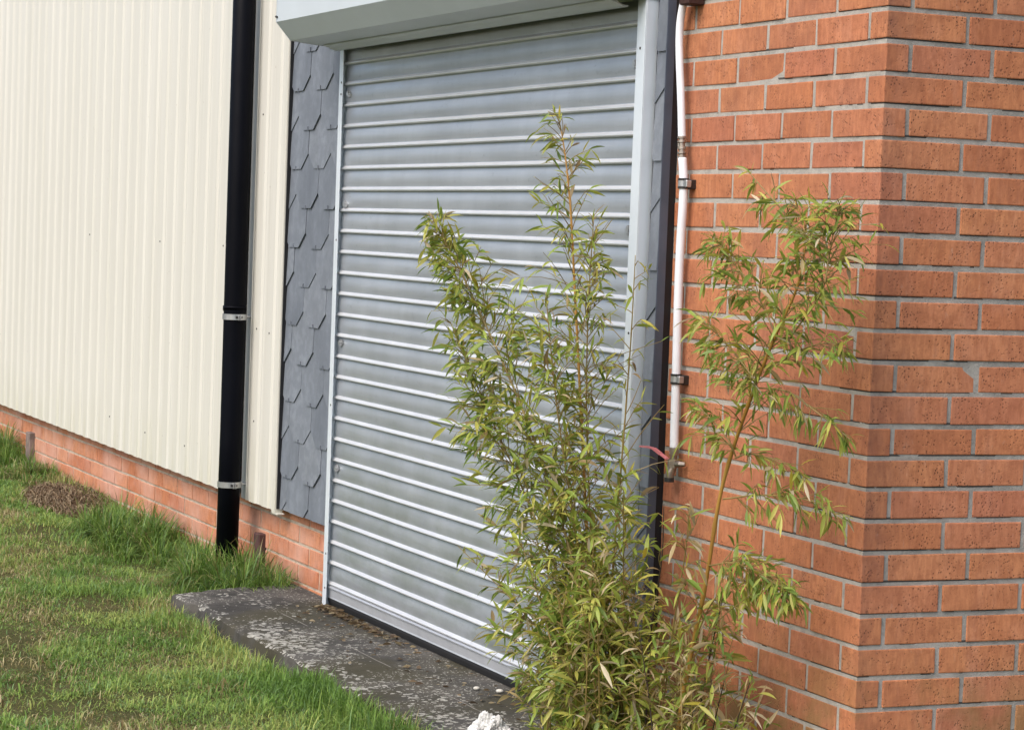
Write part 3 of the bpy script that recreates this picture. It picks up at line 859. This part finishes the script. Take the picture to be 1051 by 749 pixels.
LG = [(.32, .395, .072), (.26, .35, .064), (.40, .44, .088), (.18, .265, .050), (.50, .48, .11)]
LY = [(.42, .36, .05), (.36, .33, .06)]
LD = [(.54, .44, .26), (.44, .34, .17), (.62, .53, .36), (.34, .25, .12)]
def leafcol(dry, yel=.06):
    r = R.random()
    c = R.choice(LD) if r < dry else (R.choice(LY) if r < dry + yel else R.choice(LG))
    k = R.uniform(.8, 1.2); return (c[0] * k, c[1] * k, c[2] * k)

def branchlet(bm, lv, p, d, L, nleaf, dry, r0=.0013, leafL=(.034, .068), spread=1.0, down=.25):
    """thin twig carrying alternate leaves, denser at the end"""
    d = d.normalized(); pts = [Vector(p)]; q = Vector(p)
    for i in range(5):
        d = (d + Vector((R.uniform(-.12, .12), R.uniform(-.12, .12), R.uniform(-.16, .08) - .02))).normalized()
        q = q + d * L / 5; pts.append(q)
    tube(bm, pts, [r0, r0, r0 * .9, r0 * .8, r0 * .7, r0 * .5], 4, False)
    for i in range(nleaf):
        t = 1 - (R.random() ** 1.5) * .85
        k = min(int(t * 5), 4); u = t * 5 - k
        pos = pts[k].lerp(pts[k + 1], u); dr = (pts[k + 1] - pts[k]).normalized()
        sd = dr.orthogonal().normalized(); sd = Matrix.Rotation(R.uniform(0, 6.283), 3, dr) @ sd
        ld = dr * R.uniform(.35, .9) + sd * R.uniform(.35, .9) * spread + Vector((0, 0, -down * R.uniform(.2, 1.6)))
        ll = R.uniform(*leafL) * (1 if R.random() < .8 else R.uniform(.6, 1.3))
        lv.add(pos, ld, ll, ll * R.uniform(.12, .20), R.uniform(.0, .32), leafcol(dry))

parent_twigs = {}
def cane(name, parent, pts, r0, r1, mat, nodes, lv, twigs, per, blen, nleaf, dry, bias=Vector((0, 0, 0)), t0=0.0, t1=1.0, mid=None, **kw):
    """pts run from tip to root"""
    n = 60; P = spline(pts, n)
    bm = bmesh.new()
    rad = [r0 + (r1 - r0) * (i / (n - 1)) ** .8 for i in range(n)]
    step = max(3, n // nodes)
    for i in range(n):
        if i % step == 0 and i: rad[i] *= 1.25
    tube(bm, P, rad, 8)
    i = 0
    tw = parent_twigs[parent.name]
    for k in range(twigs):
        t = t0 + (t1 - t0) * (k + R.random() * .8) / twigs
        x = t * (n - 1); a = min(int(x), n - 2); p = P[a].lerp(P[a + 1], x - a)
        ax = (P[a] - P[a + 1]).normalized()
        taper = min(1, .14 + t * 2.0)
        for m in range(per):
            sd = ax.orthogonal().normalized(); sd = Matrix.Rotation(R.uniform(0, 6.283), 3, ax) @ sd
            d = ax * R.uniform(.5, 1.1) + sd * R.uniform(.5, 1.0) + bias
            branchlet(tw, lv, p, d, R.uniform(*blen) * taper * R.uniform(.7, 1.15), max(1, round(R.randint(*nleaf) * min(1, .25 + t * 3.2))), dry, **kw)
    o = obj(name, bm, mat, parent, True)
    return o

A = [(-1.216, -.615, 1.500), (-1.158, -.560, 1.375), (-1.087, -.513, 1.237), (-.964, -.46, 1.038), (-.856, -.407, .816), (-.758, -.353, .547), (-.72, -.3, .246), (-.715, -.28, .0)]
A2 = [(-1.172, -.56, 1.205), (-1.065, -.49, .977), (-.951, -.42, .754), (-.839, -.35, .509), (-.773, -.28, .234), (-.75, -.26, .0)]
B = [(-1.026, -.33, 1.765), (-1.001, -.318, 1.661), (-.976, -.307, 1.506), (-.958, -.295, 1.299), (-.91, -.283, .939), (-.855, -.272, .555), (-.778, -.26, .231), (-.76, -.25, .0)]
B2 = [(-.623, -.3, 1.406), (-.655, -.285, 1.212), (-.701, -.27, .933), (-.755, -.255, .621), (-.793, -.24, .227), (-.79, -.24, .0)]
A3 = [(-.822, -.45, 1.301), (-.813, -.408, .999), (-.77, -.365, .699), (-.728, -.322, .398), (-.741, -.28, .24), (-.74, -.27, .0)]
Cc = [(-0.046, -0.205, 1.559), (0.016, -0.211, 1.474), (0.007, -0.218, 1.357), (-0.072, -0.224, 1.23), (-0.157, -0.231, 1.079), (-0.257, -0.237, 0.859), (-0.304, -0.244, 0.615), (-0.382, -0.25, 0.312), (-.42, -.25, .0)]
C2 = [(0.120, -0.185, 1.540), (0.115, -0.194, 1.505), (0.108, -0.204, 1.424), (0.098, -0.213, 1.343), (-0.005, -0.222, 1.238)]
C3 = [(-0.306, -0.26, 1.46), (-0.248, -0.248, 1.408), (-0.151, -0.237, 1.34), (-0.063, -0.225, 1.235)]
C4 = [(-0.375, -0.265, 1.276), (-0.236, -0.253, 1.203), (-0.135, -0.242, 1.136), (-0.125, -0.23, 1.105)]
C5 = [(0.136, -0.15, 1.214), (0.078, -0.175, 1.228), (-0.003, -0.201, 1.205), (-0.056, -0.226, 1.167)]
C6 = [(-0.22, -0.225, 1.618), (-0.14, -0.221, 1.567), (-0.075, -0.216, 1.527), (0.003, -0.212, 1.451)]
F1 = [(0.123, -0.13, 1.009), (0.054, -0.163, 1.056), (-0.051, -0.197, 1.106), (-0.134, -0.23, 1.109)]
F2 = [(0.024, -0.17, 0.909), (-0.078, -0.192, 0.939), (-0.174, -0.213, 0.948), (-0.208, -0.235, 0.935)]
F3 = [(0.086, -0.11, 0.816), (0.015, -0.153, 0.856), (-0.128, -0.197, 0.855), (-0.246, -0.24, 0.832)]
F4 = [(-0.328, -0.29, 1.06), (-0.272, -0.272, 1.027), (-0.207, -0.254, 0.977), (-0.203, -0.236, 0.94)]
F5 = [(-0.016, -0.16, 0.607), (-0.103, -0.188, 0.657), (-0.213, -0.217, 0.68), (-0.288, -0.245, 0.665)]
D = [(-.425, -.3, .80), (-.442, -.29, .656), (-.499, -.28, .463), (-.522, -.27, .284), (-.53, -.27, .0)]
E1 = [(-1.243, -.48, .584), (-.985, -.42, .461), (-.748, -.36, .32), (-.663, -.3, .207), (-.65, -.29, .0)]
E2 = [(-.12, -.23, .62), (-.258, -.237, .527), (-.375, -.243, .386), (-.425, -.25, .254), (-.44, -.25, .0)]
E3 = [(-.994, -.5, .411), (-.838, -.4, .33), (-.743, -.3, .202), (-.73, -.28, .0)]
E4 = [(-.544, -.35, .827), (-.57, -.327, .626), (-.596, -.303, .421), (-.621, -.28, .214), (-.63, -.27, .0)]
E5 = [(-.250, -.33, .80), (-.290, -.313, .69), (-.363, -.297, .487), (-.446, -.28, .251), (-.46, -.27, .0)]
E6 = [(-.075, -.18, .672), (-.258, -.2, .621), (-.354, -.22, .51), (-.397, -.24, .284), (-.41, -.24, .0)]

b1 = empty('bamboo_plant', 'dense bamboo in front of the shutter with one cane leaning left', 'bamboo', 'bamboo plants at the wall')
lv = Leaves(); parent_twigs[b1.name] = bmesh.new()
cane('cane', b1, A, .0012, .0045, M_CULMG, 16, lv, 76, 3, (.07, .20), (5, 9), .07, Vector((.05, .05, -.05)), .02, .86, leafL=(.034, .068))
cane('cane', b1, A2, .0012, .0042, M_CULMG, 14, lv, 62, 3, (.10, .24), (5, 9), .08, Vector((0, 0, 0)), 0, .9, leafL=(.034, .068))
cane('cane', b1, A3, .0012, .0042, M_CULMG, 14, lv, 54, 3, (.10, .24), (4, 8), .08, Vector((0, 0, 0)), 0, .9)
cane('cane', b1, B, .0010, .0052, M_CULM, 16, lv, 52, 2, (.06, .24), (3, 6), .07, Vector((0, 0, 0)), 0, .9, leafL=(.030, .062))
cane('cane', b1, B2, .0010, .0035, M_CULMG, 14, lv, 24, 1, (.08, .20), (3, 6), .06, Vector((0, 0, 0)), 0, .9)
cane('cane', b1, E1, .0010, .0030, M_CULMG, 10, lv, 18, 2, (.08, .18), (4, 7), .14, Vector((0, 0, .1)), 0, .95)
cane('cane', b1, E3, .0010, .0030, M_CULMG, 10, lv, 16, 2, (.08, .16), (4, 8), .16, Vector((0, 0, .1)), 0, 1)
cane('cane', b1, [(-.80, -.33, 1.50), (-.83, -.32, 1.25), (-.85, -.30, .95), (-.82, -.28, .55), (-.77, -.26, .0)], .0010, .0030, M_CULMG, 10, lv, 44, 3, (.07, .22), (4, 7), .07, Vector((0, 0, 0)), 0, .9, leafL=(.030, .062))
cane('cane', b1, B2[2:], .0022, .0035, M_CULMG, 8, lv, 18, 3, (.08, .18), (4, 7), .10, Vector((0, 0, 0)), 0, 1)
cane('cane', b1, E4, .0010, .0030, M_CULMG, 10, lv, 26, 3, (.08, .18), (4, 7), .16, Vector((0, 0, .05)), 0, 1)
for q in range(30):
    x = -.74 + R.uniform(-.20, .24); y = -.28 + R.uniform(-.16, .10); h = R.uniform(.30, .72)
    ln = Vector((R.uniform(-.25, .18), R.uniform(-.18, .12), 0))
    cane('cane', b1, [(x + ln.x, y + ln.y, h), (x + ln.x * .5, y + ln.y * .5, h * .6), (x, y, 0)], .001, .0026, M_CULMG, 8, lv, 13, 2, (.07, .17), (4, 7), .17, Vector((0, 0, .05)), 0, .95)
tag(lv.build('foliage', b1), kind='stuff')
tag(obj('twigs', parent_twigs[b1.name], M_CULMG, b1), kind='stuff')

b2 = empty('bamboo_plant', 'airy bamboo with one yellow cane in front of the brick wall', 'bamboo', 'bamboo plants at the wall')
lv = Leaves(); parent_twigs[b2.name] = bmesh.new()
cane('cane', b2, Cc, .0014, .0064, M_CULM, 12, lv, 34, 3, (.05, .15), (3, 6), .06, Vector((0, -.1, -.1)), 0.01, .56, down=.5, leafL=(.034, .066))
for br, tw_, per, bl in ((C2, 22, 3, (.05, .13)), (C3, 20, 3, (.05, .11)), (C4, 15, 3, (.04, .10)), (C5, 11, 2, (.04, .09)), (C6, 8, 2, (.03, .08)),
                    (F1, 14, 2, (.03, .08)), (F2, 10, 2, (.03, .07)), (F3, 15, 2, (.03, .08)), (F4, 11, 2, (.03, .08)), (F5, 20, 3, (.04, .12))):
    cane('cane', b2, br, .0009, .0021, M_CULMG, 6, lv, tw_, per, bl, (3, 5), .08, Vector((0, -.06, -.15)), 0.04, .9, down=.4, leafL=(.030, .060))
cane('cane', b2, D, .0012, .0026, M_CULMD, 8, lv, 6, 1, (.08, .16), (2, 4), .35, Vector((0, 0, .1)), 0, .8)
cane('cane', b2, E5, .0012, .0026, M_CULMG, 8, lv, 15, 2, (.08, .18), (3, 6), .30, Vector((0, -.05, .05)), 0, .95)
cane('cane', b2, E2, .0010, .0022, M_CULMG, 8, lv, 9, 1, (.06, .15), (2, 5), .60, Vector((0, -.05, .1)), 0, .95)
cane('cane', b2, E6, .0010, .0022, M_CULMG, 8, lv, 14, 3, (.07, .16), (3, 6), .14, Vector((0, -.05, .05)), 0, .95)
for q in range(24):
    x = -.37 + R.uniform(-.26, .26); y = -.24 + R.uniform(-.10, .08); h = R.uniform(.22, .58)
    ln = Vector((R.uniform(-.15, .22), R.uniform(-.12, .06), 0))
    cane('cane', b2, [(x + ln.x, y + ln.y, h), (x + ln.x * .5, y + ln.y * .5, h * .6), (x, y, 0)], .001, .0024, R.choice((M_CULMG, M_CULMG, M_CULMD)), 8, lv, 8, 2, (.05, .14), (2, 5), .45, Vector((0, 0, .05)), 0, .95)
tag(lv.build('foliage', b2), kind='stuff')
tag(obj('twigs', parent_twigs[b2.name], M_CULMG, b2), kind='stuff')

# ------------------------------------------------------------------ litter on the slab
bm = bmesh.new()
bmesh.ops.create_icosphere(bm, subdivisions=5, radius=1)
for v in bm.verts:
    d = v.co.copy(); r = math.hypot(d.x, d.y)
    k = 1 + .32 * noise.noise(d * 2.1) + .22 * abs(noise.noise(d * 5.3)) + .10 * noise.noise(d * 12)
    h = max(0, d.z)
    v.co = Vector((d.x * .060 * k, d.y * .060 * k, .006 + (h ** 2.2) * .050 * k + .012 * abs(noise.noise(d * 9)) if d.z > -.1 else .001))
o = tag(obj('crumpled_bag', bm, M_PAPER, None, False), 'crumpled white plastic bag lying on the concrete slab', 'plastic bag')
o.location = (-1.235, -.372, SL_Z - .004); o.rotation_euler.z = .6; o.scale = (.86, .86, .9)
lit = Leaves()
for q in range(520):
    if R.random() < .72:
        x = -3.27 + abs(R.gauss(0, .35)); y = -.085 - abs(R.gauss(0, .018))
    else:
        x = R.uniform(-3.3, -1.2); y = -.08 - abs(R.gauss(0, .12))
    if y < -.5: continue
    a = R.uniform(0, 6.283); L = R.uniform(.008, .035)
    col = R.choice([(.16, .11, .06), (.24, .17, .09), (.09, .06, .035), (.30, .24, .14)])
    lit.add((x, y, SL_Z + .003 + R.random() * .006), Vector((math.cos(a), math.sin(a), R.uniform(-.05, .15))), L, L * R.uniform(.15, .5), .05, col)
lo = lit.build('leaf_litter', None)
tag(lo, 'brown scraps of dead leaf along the foot of the shutter', 'leaf litter', None, 'stuff')
for (x, y, r_, lab) in ((-1.70, -.115, .011, 'white pebble nearest the shutter foot on the slab'), (-1.62, -.10, .009, 'small white pebble beside the larger one on the slab'), (-1.76, -.165, .010, 'grey white pebble lying apart from the pair on the slab')):
    bm = bmesh.new(); bmesh.ops.create_icosphere(bm, subdivisions=2, radius=r_)
    for v in bm.verts: v.co *= 1 + .3 * noise.noise(v.co * 90 + Vector((x * 9, 0, 0))); v.co.z *= .6
    o = tag(obj('pebble', bm, simple('pale pebble', (.55, .53, .47), .8), None, True), lab, 'pebble', 'pebbles on the slab'); o.location = (x, y, SL_Z + r_ * .5)

# ------------------------------------------------------------------ camera
cam = bpy.data.cameras.new('camera'); co = link(bpy.data.objects.new('camera', cam)); scene.camera = co
cam.sensor_fit = 'HORIZONTAL'; cam.sensor_width = 36; cam.lens = 79.78; cam.clip_start = .05; cam.clip_end = 500
r = Vector((.431871474, .901150653, .037610252)); u = Vector((-.069050617, -.008542539, .997576582)); f = Vector((-.899288075, .433421880, -.058535729))
m = Matrix.Identity(4)
for i in range(3): m[i][0], m[i][1], m[i][2] = r[i], u[i], -f[i]
m.translation = Vector((4.4197, -3.0646, 1.4536))
co.matrix_world = m

# ------------------------------------------------------------------ daylight
w = bpy.data.worlds.new('World'); scene.world = w; w.use_nodes = True
nt = w.node_tree; bg = nt.nodes['Background']
sky = nt.nodes.new('ShaderNodeTexSky'); sky.sky_type = 'NISHITA'; sky.sun_disc = False
SUN_EL, SUN_AZ = math.radians(50), math.radians(158)      # azimuth clockwise from +y : front left of the facade
sky.sun_elevation = SUN_EL; sky.sun_rotation = SUN_AZ
sky.altitude = 50; sky.air_density = 1.0; sky.dust_density = 4.0; sky.ozone_density = 1.0
nt.links.new(sky.outputs[0], bg.inputs[0]); bg.inputs[1].default_value = .14
sd = bpy.data.lights.new('sun', 'SUN'); sd.energy = .98; sd.angle = math.radians(42); sd.color = (1, .975, .94)
so = link(bpy.data.objects.new('sun', sd))
dirv = Vector((math.sin(SUN_AZ) * math.cos(SUN_EL), math.cos(SUN_AZ) * math.cos(SUN_EL), math.sin(SUN_EL)))
so.rotation_euler = dirv.to_track_quat('Z', 'Y').to_euler(); so.location = dirv * 20

scene.view_settings.view_transform = 'Standard'; scene.view_settings.look = 'None'
scene.view_settings.exposure = .82; scene.view_settings.gamma = 1
scene.render.engine = 'CYCLES'
scene.cycles.use_denoising = True
